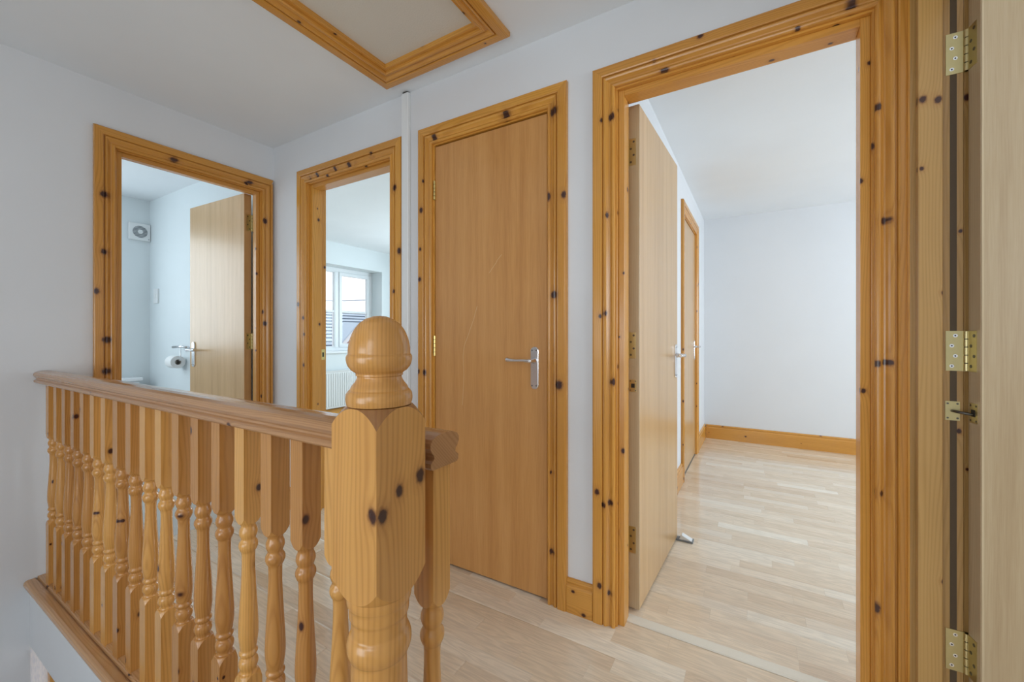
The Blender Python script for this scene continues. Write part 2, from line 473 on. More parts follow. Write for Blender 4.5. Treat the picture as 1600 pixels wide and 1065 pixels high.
# laminate strips, each a piece of its own, three strips to a board
_plank = {}
def plank_mesh(L, W, e0, e1, swell=False, ends=False):
    key = (round(L, 3), round(W, 4), e0, e1, swell, ends)
    if key in _plank: return _plank[key]
    g = 0.00008
    c, t = (0.0085, 0.0024) if swell else (0.005, 0.0011)
    xs_ = [(g, t if ends else 0.0), (g + c, 0.0), (L - g - c, 0.0), (L - g, t if ends else 0.0)]
    ys_ = [(g, t if e0 else 0.0), (g + c, 0.0), (W - g - c, 0.0), (W - g, t if e1 else 0.0)]
    if not ends or L < 0.05: xs_ = [(g, 0.0), (L - g, 0.0)]
    if not e0: ys_ = [(g, 0.0)] + ys_[2:]
    if not e1: ys_ = ys_[:-2] + [(W - g, 0.0)]
    nx, ny = len(xs_), len(ys_)
    vs = [(x, y, -max(dx, dy)) for y, dy in ys_ for x, dx in xs_]
    fs = [(j*nx + i, j*nx + i + 1, (j+1)*nx + i + 1, (j+1)*nx + i) for j in range(ny - 1) for i in range(nx - 1)]
    k = len(vs); zb = -0.008
    per = [(i, 0) for i in range(nx)] + [(nx - 1, j) for j in range(1, ny)] + [(i, ny - 1) for i in range(nx - 2, -1, -1)] + [(0, j) for j in range(ny - 2, 0, -1)]
    vs += [(xs_[i][0], ys_[j][0], zb) for i, j in per]
    m_ = len(per)
    for q in range(m_):
        i, j = per[q]; i2, j2 = per[(q + 1) % m_]
        fs.append((j*nx + i, k + q, k + (q + 1) % m_, j2*nx + i2))
    me = bpy.data.meshes.new('plank'); me.from_pydata(vs, [], fs)
    bm = bmesh.new(); bm.from_mesh(me); bmesh.ops.recalc_face_normals(bm, faces=bm.faces[:])
    if sum(f.normal.z * f.calc_area() for f in bm.faces) < 0: bmesh.ops.reverse_faces(bm, faces=bm.faces[:])
    bm.to_mesh(me); bm.free()
    me.materials.append(M['lam']); _plank[key] = me
    return me

def lay(parent, span, y0, y1, seed, w=0.0665, worn=None):
    rng = random.Random(seed)
    n = 0; y = y1
    while y > y0 + 1e-4:
        yy = max(y - w, y0)
        xa, xb = span((y + yy) / 2)
        x = xa - rng.random() * 0.4
        while x < xb - 1e-4:
            L = rng.choice((0.35, 0.42, 0.42, 0.5))
            a, b = max(x, xa), min(x + L, xb)
            if b - a > 0.002:
                sw = worn is not None and b < worn
                o = bpy.data.objects.new('plank', plank_mesh(b - a, y - yy, n % 3 == 2, n % 3 == 0, sw, sw and n % 3 == 1))
                COL.objects.link(o); o.parent = parent; o.location = (a, yy, 0)
            x += L
        y = yy; n += 1
lay(fl_hall, lambda y: (XA, XD) if y > 0.575 else (-0.41, XD), -0.20, YB + 0.052, 3, worn=-0.72)
lay(fl_big, lambda y: (-0.48, 1.75) if y > YB + TB else (-0.445, 0.278), YB + 0.094, 4.80, 11)

# ------------------------------------------------------------------ door trim
ARCH = [(0, 0), (0, .011), (.003, .0145), (.007, .0160), (.011, .0150), (.0145, .0105), (.0185, .0080), (.0225, .0090), (.027, .0130), (.031, .0172),
        (.036, .0195), (.0400, .0192), (.0415, .0120), (.0450, .0120), (.0465, .0195), (.050, .0215), (.077, .0215), (.082, .0195), (.085, .0150), (.085, 0)]
def prof_cut(w):
    if w >= 0.0849: return ARCH
    out = [p for p in ARCH if p[0] < w - 1e-6]
    return out + [(w, .0195), (w, 0)]

KN = {
'd4L': [(-0.5, 1.497, 1.887, 0.0096), (-0.456, 1.497, 1.894, 0.0142), (-0.475, 1.497, 1.531, 0.0119), (-0.482, 1.497, 1.166, 0.0107), (-0.506, 1.497, 1.155, 0.0084), (-0.45, 1.497, 0.911, 0.0141), (-0.492, 1.497, 0.45, 0.0107), (-0.462, 1.497, 0.461, 0.0118), (-0.519, 1.497, 0.495, 0.0121), (-0.509, 1.497, 0.146, 0.012), (-0.465, 1.497, 0.124, 0.0107)],
'd4H': [(-0.276, 1.497, 2.006, 0.0155), (-0.309, 1.497, 2.043, 0.0067), (-0.161, 1.497, 2.074, 0.0106), (0.106, 1.497, 2.01, 0.0067), (0.232, 1.497, 2.027, 0.0145)],
'd4R': [(0.295, 1.497, 1.717, 0.0106), (0.311, 1.497, 1.4, 0.0105), (0.293, 1.497, 1.005, 0.0097), (0.315, 1.497, 1.009, 0.0087), (0.304, 1.497, 0.646, 0.0088), (0.286, 1.497, 0.327, 0.0177)],
'd4S': [(0.276, 1.53, 1.859, 0.0064), (0.257, 1.53, 1.527, 0.0074), (0.263, 1.53, 0.925, 0.0073)],
'd5S': [(0.369, 1.468, 1.697, 0.010), (0.398, 1.468, 1.688, 0.0099), (0.367, 1.468, 1.517, 0.0058), (0.408, 1.468, 1.192, 0.0057), (0.409, 1.468, 0.455, 0.0065)],
'd5J': [(0.444, 1.488, 0.839, 0.0065), (0.447, 1.488, 1.35, 0.005)],
'd3L': [(-1.39, 1.497, 1.829, 0.0093), (-1.403, 1.497, 1.69, 0.014), (-1.409, 1.497, 1.501, 0.0093), (-1.413, 1.497, 1.355, 0.0125), (-1.423, 1.497, 0.907, 0.0141), (-1.38, 1.497, 0.903, 0.0155)],
'd3H': [(-1.323, 1.497, 2.031, 0.0137), (-0.921, 1.497, 2.028, 0.0191)],
'd3R': [(-0.693, 1.497, 1.978, 0.0178), (-0.653, 1.497, 1.636, 0.0151), (-0.719, 1.497, 1.641, 0.018), (-0.691, 1.497, 1.245, 0.0153), (-0.673, 1.497, 0.887, 0.019), (-0.702, 1.497, 0.215, 0.0128), (-0.704, 1.497, 0.533, 0.0077)],
'd2L': [(-2.406, 1.497, 1.27, 0.0156), (-2.36, 1.497, 1.188, 0.0114), (-2.35, 1.497, 1.089, 0.0115), (-2.354, 1.497, 0.903, 0.0116)],
'd2H': [(-2.298, 1.497, 2.025, 0.0115), (-2.227, 1.497, 2.031, 0.0113), (-2.061, 1.497, 2.035, 0.0109), (-1.942, 1.497, 2.03, 0.0142), (-2.131, 1.497, 2.01, 0.0111), (-1.757, 1.497, 2.045, 0.0102)],
'd2R': [(-1.583, 1.497, 1.833, 0.0163), (-1.551, 1.497, 1.508, 0.0178), (-1.59, 1.497, 1.307, 0.0098)],
'd1L': [(-2.691, 0.701, 1.759, 0.0169), (-2.691, 0.701, 1.484, 0.0138), (-2.691, 0.675, 1.293, 0.0152), (-2.691, 0.708, 1.062, 0.0169), (-2.691, 0.706, 0.91, 0.0169)],
'd1H': [(-2.691, 0.979, 2.022, 0.0206), (-2.691, 1.364, 2.022, 0.0198), (-2.691, 1.345, 2.01, 0.0118)],
'd1R': [(-2.691, 1.45, 1.812, 0.0183), (-2.691, 1.433, 1.231, 0.0142), (-2.691, 1.449, 1.158, 0.0163)],
'newel': [(-0.422, 0.408, 0.871, 0.0062), (-0.422, 0.449, 0.88, 0.0078), (-0.422, 0.378, 0.847, 0.0075), (-0.4295, 0.368, 0.849, 0.0075)],
}

def door_trim(idx, frame, d, T, label, reb, wl=0.085, wr=0.085, kn=(None, None, None), sk=(None, None), jk=(None, None), stops=True, gap=0.006, tones=None):
    """frame(s, n, z): s along the wall, n out of the wall towards the viewer. reb: rebate side -> stop spans n from -a to -b."""
    s0, s1 = d['s0'], d['s1']
    hor = 'x' if abs(frame(1, 0, 0)[0] - frame(0, 0, 0)[0]) > 0.5 else 'y'
    base = frame((s0 + s1) / 2, 0, 0)
    t = world_thing('trim_%d' % idx, base, label, 'door frame', kind='structure')
    a0, a1, zt = s0 - gap, s1 + gap, ZH + gap
    tn = tones or PINE_TRIM
    def mat(ax, k): return pine(ax, KN[k], base, tn) if k else pine(ax, tones=tn)
    pl, pr = prof_cut(wl), prof_cut(wr)
    if wl > 0:
        MB().loft([[frame(a0 - a, n, 0.0) for a, n in pl], [frame(a0 - a, n, zt + a) for a, n in pl]], smooth=False).build('architrave', mat('z', kn[0]), t)
    if wr > 0:
        MB().loft([[frame(a1 + a, n, 0.0) for a, n in pr], [frame(a1 + a, n, zt + a) for a, n in pr]], smooth=False).build('architrave', mat('z', kn[1]), t)
    MB().loft([[frame(a0 - min(a, wl), n, zt + a) for a, n in ARCH], [frame(a1 + min(a, wr), n, zt + a) for a, n in ARCH]], smooth=False).build('head_architrave', mat(hor, kn[2]), t)
    def bx(sa, sb, na, nb, za, zb, name, m_):
        p, q = frame(sa, na, za), frame(sb, nb, zb)
        return MB().box(min(p[0], q[0]), max(p[0], q[0]), min(p[1], q[1]), max(p[1], q[1]), za, zb).build(name, m_, t, 0.0012, 1)
    bx(s0 - J, s0, 0.001, -T, 0, ZH, 'jamb', mat('z', jk[0]))
    bx(s1, s1 + J, 0.001, -T, 0, ZH, 'jamb', mat('z', jk[1]))
    bx(s0 - J, s1 + J, 0.001, -T, ZH, ZH + J, 'head_jamb', mat(hor, None))
    if stops:
        na, nb = reb
        q = 0.022
        bx(s0, s0 + q, -na, -nb, 0, ZH, 'door_stop', mat('z', sk[0]))
        bx(s1 - q, s1, -na, -nb, 0, ZH, 'door_stop', mat('z', sk[1]))
        bx(s0 + q, s1 - q, -na, -nb, ZH - q, ZH, 'head_stop', mat(hor, None))
    return t

fB = lambda s, n, z: (s, YB - n, z)
fA = lambda s, n, z: (XA + n, s, z)
fD = lambda s, n, z: (XD - n, s, z)
f6 = lambda s, n, z: (-0.48 + n, s, z)

trim1 = door_trim(1, fA, D1, TA, 'knotty pine door frame around the bathroom doorway', (0.014, TA - 0.045), wl=0.080, wr=0.060, kn=('d1L', 'd1R', 'd1H'))
trim2 = door_trim(2, fB, D2, TB, 'knotty pine door frame around the doorway showing the bedroom window', (0.014, TB - 0.045), kn=('d2L', 'd2R', 'd2H'))
trim3 = door_trim(3, fB, D3, TB, 'knotty pine door frame around the closed cupboard door', (0.052, 0.095), kn=('d3L', 'd3R', 'd3H'))
trim4 = door_trim(4, fB, D4, TB, 'knotty pine door frame around the wide doorway to the empty room', (0.014, TB - 0.045), wr=0.0745, kn=('d4L', 'd4R', 'd4H'), sk=(None, 'd4S'))
trim5 = door_trim(5, fD, D5, TD, 'pale pine door lining carrying three brass hinges and a brown fire seal', (0.010, TD - 0.0445), wr=0.0, sk=(None, 'd5S'), jk=(None, 'd5J'), tones=PINE_PALE)
trim6 = door_trim(6, f6, D6, 0.10, 'pine door frame around the cupboard door inside the empty room', (0.052, 0.095))
# intumescent strip let into the rebates
for sa, zb in ((D5['s1'], ZH - 0.03),):
    MB().box(0.4275, 0.4400, sa - 0.0008, sa + 0.003, 0.01, zb).build('fire_seal', M['seal'], trim5)
# narrow scribed strip closing the corner beside the right door lining
MB().box(XD - 0.004, XD + 0.004, 1.4885, 1.514, 0, ZH + 0.05).build('scribe_strip', M['pz'], trim5)
MB().box(XD + TD, XD + TD + 0.018, 1.4935, 1.5155, 0, ZH + 0.05).build('room_side_strip', pine('z', tones=PINE_PALE), trim5)
# strike plate on the bedroom frame
sp = MB().box(D2['s0'] - 0.0005, D2['s0'] + 0.0012, YB + TB - 0.036, YB + TB - 0.008, 0.93, 0.995).build('strike_plate', M['brass'], trim2)
MB().box(D2['s0'] + 0.001, D2['s0'] + 0.0016, YB + TB - 0.027, YB + TB - 0.016, 0.948, 0.976).build('latch_hole_shade', M['dark'], sp)  # dark patch painting the shade inside the latch hole

# ------------------------------------------------------------------ doors
KO = 0.0045     # the knuckle stands this far off the leaf face
def make_door(idx, axis, rz, w, side, label, handle_z=0.979, hinges=(), closer=None, zb=0.008, zt=1.989, thick=0.044, faces='both', brass='brass_dull', screws=True, skin='veneer', lipping=False):
    """local frame: origin on the hinge axis, leaf along +x, its thickness towards side*y"""
    t = thing('door_%d' % idx, (axis[0], axis[1], 0), label, 'door', rz, kind='structure')
    e = 0.0015
    ya, yb = side * KO, side * (KO + thick)
    MB().box(e, e + w, min(ya, yb), max(ya, yb), zb, zt).build('door_leaf', M[skin], t, 0.0015, 1)
    if lipping:
        MB().box(e - 0.0006, e + 0.006, min(ya, yb) + 0.001, max(ya, yb) - 0.001, zb + 0.002, zt - 0.002).build('edge_lipping', M['lipping'], t)
        y_, q_ = (yb, side * 0.0006)
        MB().box(e + 0.0012, e + 0.0052, min(y_ - q_, y_ + q_), max(y_ - q_, y_ + q_), zb + 0.002, zt - 0.002).build('lipping_bead', M['lipping'], t)
    fl = []
    if faces in ('both', 'far'): fl.append((yb, side))
    if faces in ('both', 'near'): fl.append((ya, -side))
    hx = e + w - 0.055
    for yf, sg in fl:
        zc = handle_z - 0.031; hh = 0.089; hw = 0.0185
        out = []
        for k in range(9):
            a = math.pi * k / 8
            out.append((hx + hw * math.cos(a), zc + hh - 0.020 + 0.020 * math.sin(a)))
        for k in range(9):
            a = math.pi + math.pi * k / 8
            out.append((hx + hw * math.cos(a), zc - hh + 0.020 + 0.020 * math.sin(a)))
        inn = [(hx + (x - hx) * 0.86, zc + (z - zc) * 0.972) for x, z in out]
        bp = MB().loft([[(x, yf, z) for x, z in out], [(x, yf + sg * 0.005, z) for x, z in out], [(x, yf + sg * 0.0078, z) for x, z in inn]], smooth=False).build('handle', M['chrome'], t)
        y2 = yf + sg * 0.047
        MB().tube([(hx, yf + sg * 0.006, handle_z), (hx, yf + sg * 0.014, handle_z), (hx, yf + sg * 0.020, handle_z), (hx, yf + sg * 0.040, handle_z), (hx, y2 + sg * 0.006, handle_z)],
                  [0.0135, 0.0125, 0.0085, 0.0085, 0.0075], 14).build('rose', M['chrome'], bp)
        MB().tube([(hx + 0.009, y2, handle_z), (hx, y2, handle_z), (hx - 0.03, y2, handle_z + 0.001), (hx - 0.065, y2, handle_z), (hx - 0.09, y2 + sg * 0.001, handle_z + 0.001),
                   (hx - 0.108, y2 + sg * 0.001, handle_z + 0.003), (hx - 0.112, y2 + sg * 0.001, handle_z + 0.003)],
                  [0.006, 0.0088, 0.0062, 0.0060, 0.0078, 0.0098, 0.007], 12).build('lever', M['chrome'], bp)
        for dx in (-0.010, 0.010):
            for dz in (hh - 0.016, -hh + 0.016):
                MB().disc((hx + dx, yf + sg * 0.0074, zc + dz), (0, sg, 0), 0.0032, 0.001, 10).build('screw', M['steel'], bp)
    for z0, z1 in hinges:
        hp = MB().box(e - 0.0016, e + 0.0006, *sorted((side * 0.003, side * 0.036)), z0, z1).build('hinge', M[brass], t)
        hgt = (z1 - z0) / 5
        for k in range(5):
            MB().tube([(0, 0, z0 + k * hgt + 0.0010), (0, 0, z0 + (k + 1) * hgt - 0.0010)], 0.0064, 16, False).build('knuckle', M[brass], hp)
        MB().tube([(0, 0, z0 + 0.001), (0, 0, z1 - 0.001)], 0.0045, 8).build('pin', M['dark'], hp)
        if screws:
            for k in range(4):
                zc = z0 + (z1 - z0) * (0.13 + 0.25 * k)
                yc = side * (0.016 if k % 2 == 0 else 0.027)
                MB().disc((e - 0.0016, yc, zc), (-1, 0, 0), 0.0042, 0.0006, 12).build('screw', M['steel'], hp)
    if closer:
        z0, z1 = closer
        cp = MB().box(e - 0.0014, e + 0.0006, *sorted((side * 0.010, side * 0.038)), z0, z1).build('door_closer', M['brass_dull'], t)
        MB().box(e - 0.0022, e - 0.0012, *sorted((side * 0.017, side * 0.031)), z0 + 0.016, z1 - 0.016).build('socket_shade', M['dark'], cp)  # dark patch painting the shade inside the closer socket
        for a in (0.014, 0.034):
            for zq in (z0 + 0.006, z1 - 0.006):
                MB().disc((e - 0.0014, side * a, zq), (-1, 0, 0), 0.0026, 0.0006, 8).build('screw', M['steel'], cp)
    return t

HG = ((0.226, 0.330), (0.993, 1.095), (1.753, 1.858))
HC = ((0.23, 0.325), (0.984, 1.082), (1.734, 1.826))
make_door(1, (XA - TA - KO, D1['s1'] - 0.0015), R(-180 + 2.4), 0.676, 1, 'beech veneered door standing open inside the bathroom', hinges=HG, skin='mid_veneer')
door3 = make_door(3, (D3['s0'] + 0.001, YB + 0.004 - KO), 0.0, 0.596, 1, 'closed plain beech veneered cupboard door on the landing', hinges=HC, faces='near', brass='brass', screws=False)
make_door(4, (D4['s0'] + 0.0015, YB + TB + KO), R(90 - 2.4), 0.708, -1, 'beech veneered door standing open into the empty room', hinges=HG, closer=(0.861, 0.909), lipping=True, skin='mid_veneer')
make_door(5, (XD + TD + KO, D5['s1'] - 0.0015), R(10), 0.69, -1, 'beech veneered door hung on three brass hinges with a chain closer', hinges=HG, closer=(0.866, 0.915), skin='pale_veneer', lipping=True)
make_door(6, (-0.484 + KO, D6['s0'] + 0.001), R(90), 0.734, 1, 'closed beech veneered cupboard door inside the empty room', hinges=HC, faces='near', brass='brass', screws=False, skin='mid_veneer')
# pale scratches across the cupboard door
def scratch(pts, wd=0.0011):
    ya = YB + 0.004 - 0.0003
    m_ = MB()
    L = [Vector((x, ya, z)) for x, z in pts]
    for a, b in zip(L, L[1:]):
        d_ = (b - a).normalized(); p = Vector((-d_.z, 0, d_.x)) * wd * 0.5
        m_.add([a - p, b - p, b + p, a + p], [(0, 1, 2, 3)])
    off = Vector((door3.location.x, door3.location.y, 0))
    m_.v = [tuple(Vector(v) - off) for v in m_.v]
    m_.build('scratch', M['scratch'], door3)
scratch([(-1.085, 1.215), (-1.105, 1.155), (-1.135, 1.085), (-1.158, 1.035), (-1.165, 0.985), (-1.16, 0.90), (-1.164, 0.82), (-1.17, 0.76)])
scratch([(-0.955, 1.435), (-0.975, 1.415), (-0.985, 1.40), (-1.02, 1.36)])

# hinge halves let into the fixed jamb of the right hand door, and its closer plate and chain
yj = D5['s1']
for z0, z1 in HG:
    x0, x1 = XD + TD - 0.0335, XD + TD + 0.002
    hp = MB().box(x0, x1, yj - 0.0018, yj + 0.0005, z0, z1).build('hinge', M['brass_dull'], trim5)
    for k in range(4):
        zc = z0 + (z1 - z0) * (0.12 + 0.255 * k)
        xc = x0 + (0.011 if k % 2 == 0 else 0.0175)
        MB().disc((xc, yj - 0.0018, zc), (0, -1, 0), 0.0044, 0.0005, 14).build('screw', M['chrome'], hp)
        MB().disc((xc, yj - 0.0022, zc), (0, -1, 0), 0.0018, 0.0004, 8).build('screw_slot_shade', M['dark'], hp)  # dark dot painting the shade in the screw head
cp = MB().box(0.4185, 0.4455, yj - 0.0018, yj + 0.0005, 0.866, 0.915).build('closer_plate', M['brass_dull'], trim5)
for xc in (0.423, 0.441):
    for zc in (0.872, 0.909):
        MB().disc((xc, yj - 0.0018, zc), (0, -1, 0), 0.0024, 0.0005, 8).build('screw', M['steel'], cp)
MB().tube([(0.431, yj - 0.001, 0.8905), (0.434, yj - 0.010, 0.8905), (0.445, yj - 0.020, 0.889), (0.4615, yj - 0.027, 0.887)], 0.0034, 8).build('chain', M['steel'], cp)
# hinge halves on the jambs of the other open doors
for z0, z1 in HG:
    MB().box(D4['s0'] - 0.0005, D4['s0'] + 0.0016, YB + TB - 0.0335, YB + TB + 0.002, z0, z1).build('hinge', M['brass_dull'], trim4)
    MB().box(XA - TA - 0.002, XA - TA + 0.0335, D1['s1'] - 0.0016, D1['s1'] + 0.0005, z0, z1).build('hinge', M['brass_dull'], trim1)

# ------------------------------------------------------------------ skirting
SK = [(0, 0), (0, .018), (.095, .018), (.100, .0165), (.104, .012), (.108, .012), (.112, .0145), (.118, .014), (.122, .010), (.124, .006), (.124, 0)]
def skirting(name, frame, s0, s1, label, mat, hgt=0.124, parent=None):
    k = hgt / 0.124
    o = MB().loft([[frame(s0, n, z * k) for z, n in SK], [frame(s1, n, z * k) for z, n in SK]], smooth=False).build(name, mat)
    return mark(o, label, 'skirting board', kind='structure')
skirting('baseboard_back', fB, D3['s1'] + 0.0913, D4['s0'] - 0.0913, 'short pine skirting between the cupboard door and the wide doorway', M['px'], 0.130)
skirting('baseboard_middle', fB, D2['s1'] + 0.0913, D3['s0'] - 0.0913, 'short pine skirting under the white cable trunking', M['px'], 0.130)
skirting('baseboard_corner', fB, XA + 0.001, D2['s0'] - 0.0913, 'short pine skirting in the corner beside the bathroom', M['px'], 0.130)
skirting('baseboard_left', fA, 0.567, D1['s0'] - 0.0865, 'short pine skirting between balustrade and bathroom doorway', M['py'], 0.130)
skirting('baseboard_large_room_back', lambda s, n, z: (s, 4.80 - n, z), -0.46, 2.70, 'pine skirting along the far wall of the empty room', M['px'], 0.143)
skirting('baseboard_large_room_corner', f6, D6['s1'] + 0.0913, 4.798, 'pine skirting between the cupboard and the room corner', M['py'], 0.143)
skirting('baseboard_large_room_left', f6, 2.36, D6['s0'] - 0.0913, 'pine skirting behind the open door of the empty room', M['py'], 0.143)
skirting('baseboard_bedroom', lambda s, n, z: (XE + n, s, z), 1.64, 4.78, 'pine skirting below the bedroom radiator', M['py'], 0.124)

# threshold strip
th = MB().loft([[(x, y, z) for y, z in ((1.566, 0.0), (1.569, .004), (1.576, .0062), (1.602, .0062), (1.609, .004), (1.612, 0.0))] for x in (D4['s0'] + 0.0005, D4['s1'] - 0.0005)], smooth=False).build('trim_7', M['strip'])
mark(th, 'cream threshold strip across the wide doorway floor', 'threshold', kind='structure')

# ------------------------------------------------------------------ loft hatch
lh = world_thing('loft_hatch', (-1.2035, 0.9475, ZC), 'pine framed loft hatch with a cream board in the ceiling', 'loft hatch')
lh['kind'] = 'structure'
a0, a1, b0, b1 = HX0, HX1, HY0, HY1
HP = [(a, n) for a, n in ARCH]
def hm(fr, ax):
    return MB().loft([fr(0), fr(1)], smooth=False).build('frame_moulding', M['p' + ax], lh)
hm(lambda e: [(a0 - a, (b0 - a) if e == 0 else (b1 + a), ZC - n) for a, n in HP], 'y')
hm(lambda e: [(a1 + a, (b0 - a) if e == 0 else (b1 + a), ZC - n) for a, n in HP], 'y')
hm(lambda e: [((a0 - a) if e == 0 else (a1 + a), b0 - a, ZC - n) for a, n in HP], 'x')
hm(lambda e: [((a0 - a) if e == 0 else (a1 + a), b1 + a, ZC - n) for a, n in HP], 'x')
MB().box(a0, a0 + 0.016, b0, b1, ZC - 0.002, ZC + 0.10).build('lining', M['py'], lh)
MB().box(a1 - 0.016, a1, b0, b1, ZC - 0.002, ZC + 0.10).build('lining', M['py'], lh)
MB().box(a0 + 0.016, a1 - 0.016, b0, b0 + 0.016, ZC - 0.002, ZC + 0.10).build('lining', M['px'], lh)
MB().box(a0 + 0.016, a1 - 0.016, b1 - 0.016, b1, ZC - 0.002, ZC + 0.10).build('lining', M['px'], lh)
MB().box(a0 + 0.014, a1 - 0.014, b0 + 0.014, b1 - 0.014, ZC + 0.018, ZC + 0.030).build('hatch_board', M['panel'], lh)

# ------------------------------------------------------------------ cable trunking
tk = world_thing('cable_trunking', (-1.510, YB, 0), 'white plastic cable trunking running up the wall to the ceiling', 'trunking')
MB().box(-1.532, -1.490, YB - 0.006, YB, 0.13, ZC - 0.004).build('back_channel', M['white'], tk)
MB().loft([[(x, y, z) for x, y in ((-1.534, YB - 0.006), (-1.534, YB - 0.019), (-1.530, YB - 0.022), (-1.492, YB - 0.022), (-1.488, YB - 0.019), (-1.488, YB - 0.006))] for z in (0.131, ZC - 0.010)], smooth=False).build('snap_cover', M['white'], tk)
MB().box(-1.527, -1.495, YB - 0.0185, YB - 0.004, ZC - 0.0102, ZC - 0.001).build('open_end_shade', M['dark'], tk)  # dark block painting the shade in the trunking's open top

# ------------------------------------------------------------------ balustrade
bal = world_thing('balustrade', (-1.56, 0.516, 0), 'pine balustrade of turned spindles with a moulded handrail and acorn-topped newel', 'balustrade')
YR = 0.512
RAIL = [(-.030, .0), (-.0335, .004), (-.0335, .011), (-.030, .014), (-.0255, .017), (-.026, .022), (-.031, .027), (-.0348, .034), (-.0345, .041), (-.030, .047), (-.020, .0515), (-.008, .0535),
        (.008, .0535), (.020, .0515), (.030, .047), (.0345, .041), (.0348, .034), (.031, .027), (.026, .022), (.0255, .017), (.030, .014), (.0335, .011), (.0335, .004), (.030, .0)]
ZR = 0.876
def rail(x0, x1, dz=0.0, sc=1.0):
    MB().loft([[(x, YR + y * sc, ZR + dz + z * sc) for y, z in RAIL] for x in (x0, x1)], smooth=False).build('handrail', M['rail'], bal)
rail(-2.708, -2.0485, 0.0, 0.97); rail(-2.0460, -0.428)
# base rail over the edge of the landing
BASE = [(.452, .0), (.450, .008), (.452, .018), (.457, .024), (.464, .026), (.484, .026), (.486, .020), (.490, .020), (.492, .029), (.495, .030), (.537, .030), (.540, .029), (.542, .020), (.546, .020), (.548, .026), (.560, .026), (.565, .022), (.565, .0)]
MB().loft([[(x, y, z) for y, z in BASE] for x in (-2.708, -0.425)], smooth=False).build('base_rail', M['rail'], bal)

def turned(prof, half, n, name, mat):
    """square stock turned on a lathe. prof: (z, radius); radius None keeps the full square section.
    The arches where a flat face meets the turning are cut along real, crisp edges."""
    V = []; flat = []; lathe = []
    for z, r_ in prof:
        rad = half * 1.5 if r_ is None else r_
        for j in range(n):
            a = 2 * math.pi * j / n + math.pi / 4
            c, s_ = math.cos(a), math.sin(a)
            q = half / max(abs(c), abs(s_))
            k = min(rad, q)
            V.append((k * c, k * s_, z)); flat.append(q <= rad + 2e-5); lathe.append(rad <= q + 2e-5)
    F = []; ff = []
    for i in range(len(prof) - 1):
        for j in range(n):
            j2 = (j + 1) % n
            Q = [i*n + j, i*n + j2, (i+1)*n + j2, (i+1)*n + j]
            bd = [flat[v] and lathe[v] for v in Q]
            if bd[0] and bd[2] and not (bd[1] and bd[3]): T = [[Q[0], Q[1], Q[2]], [Q[0], Q[2], Q[3]]]
            elif bd[1] and bd[3] and not (bd[0] and bd[2]): T = [[Q[0], Q[1], Q[3]], [Q[1], Q[2], Q[3]]]
            else: T = [Q]
            for t_ in T: F.append(t_); ff.append(all(flat[v] for v in t_))
    F.append(list(range(n))[::-1]); ff.append(True)
    e = (len(prof) - 1) * n
    F.append([e + j for j in range(n)]); ff.append(True)
    me = bpy.data.meshes.new(name); me.from_pydata(V, [], F)
    bm = bmesh.new(); bm.from_mesh(me); bm.faces.ensure_lookup_table()
    isflat = bm.faces.layers.int.new('flat_face')
    for f, q in zip(bm.faces, ff): f[isflat] = int(q); f.smooth = True
    bmesh.ops.recalc_face_normals(bm, faces=bm.faces[:])
    for ed in bm.edges:
        if len(ed.link_faces) == 2:
            A, B = ed.link_faces
            ang = ed.calc_face_angle(0)
            if (A[isflat] != B[isflat] and ang > R(3)) or ang > R(36): ed.smooth = False
    bm.to_mesh(me); bm.free()
    me.materials.append(mat)
    o = bpy.data.objects.new(name, me); COL.objects.link(o)
    return o
def smooth_by_angle(o, ang=35):
    bm = bmesh.new(); bm.from_mesh(o.data)
    for f in bm.faces: f.smooth = True
    for e in bm.edges:
        if len(e.link_faces) == 2 and e.calc_face_angle(0) > R(ang): e.smooth = False
    bm.to_mesh(o.data); bm.free()

def interp(keys, per=4):
    """rounded profile between key points (z, r)"""
    out = []
    for i in range(len(keys) - 1):
        p0 = keys[max(i-1, 0)]; p1 = keys[i]; p2 = keys[i+1]; p3 = keys[min(i+2, len(keys)-1)]
        for k in range(per):
            t = k / per
            z = p1[0] + (p2[0] - p1[0]) * t
            m1 = (p2[1] - p0[1]) / 2; m2 = (p3[1] - p1[1]) / 2
            r_ = (2*t**3 - 3*t**2 + 1) * p1[1] + (t**3 - 2*t**2 + t) * m1 + (-2*t**3 + 3*t**2) * p2[1] + (t**3 - t**2) * m2
            out.append((z, r_))
    out.append(keys[-1]); return out

hs = 0.0205; cs = hs * math.sqrt(2)
def scallop(z_edge, z_face, half, n):
    """turned shoulder on a square block: each face ends in a rounded arch; one ring per lathe step"""
    out = []
    m_ = n // 8
    for i in range(m_, -1, -1):
        x = math.tan(2 * math.pi / n * i)
        out.append((z_face + (z_edge - z_face) * x ** 2.2, half * math.sqrt(1 + x * x)))
    return out
NS, NN = 40, 96
low = scallop(0.281, 0.297, hs, NS)
up = scallop(0.664, 0.648, hs, NS)[::-1]
mid = interp([(0.298, .0170), (0.301, .0158), (0.306, .0165), (0.314, .0195), (0.322, .0200), (0.329, .0180), (0.333, .0148), (0.336, .0150), (0.341, .0185), (0.346, .0190), (0.351, .0165), (0.356, .0172),
              (0.385, .0203), (0.420, .0198), (0.470, .0170), (0.520, .0145), (0.555, .0135), (0.578, .0142), (0.584, .0172), (0.592, .0198), (0.600, .0192), (0.606, .0160), (0.610, .0150), (0.614, .0165),
              (0.622, .0188), (0.630, .0182), (0.636, .0160), (0.641, .0152), (0.645, .0170), (0.647, .0180)], 3)
prof = [(0.030, None), (0.2805, None)] + low + mid + up + [(0.6645, None), (0.878, None)]
sp0 = turned(prof, hs, NS, 'spindle', M['spindle'])
xs = [-0.459] + [-0.692 - 0.1112 * k for k in range(18)]
mats_k = None
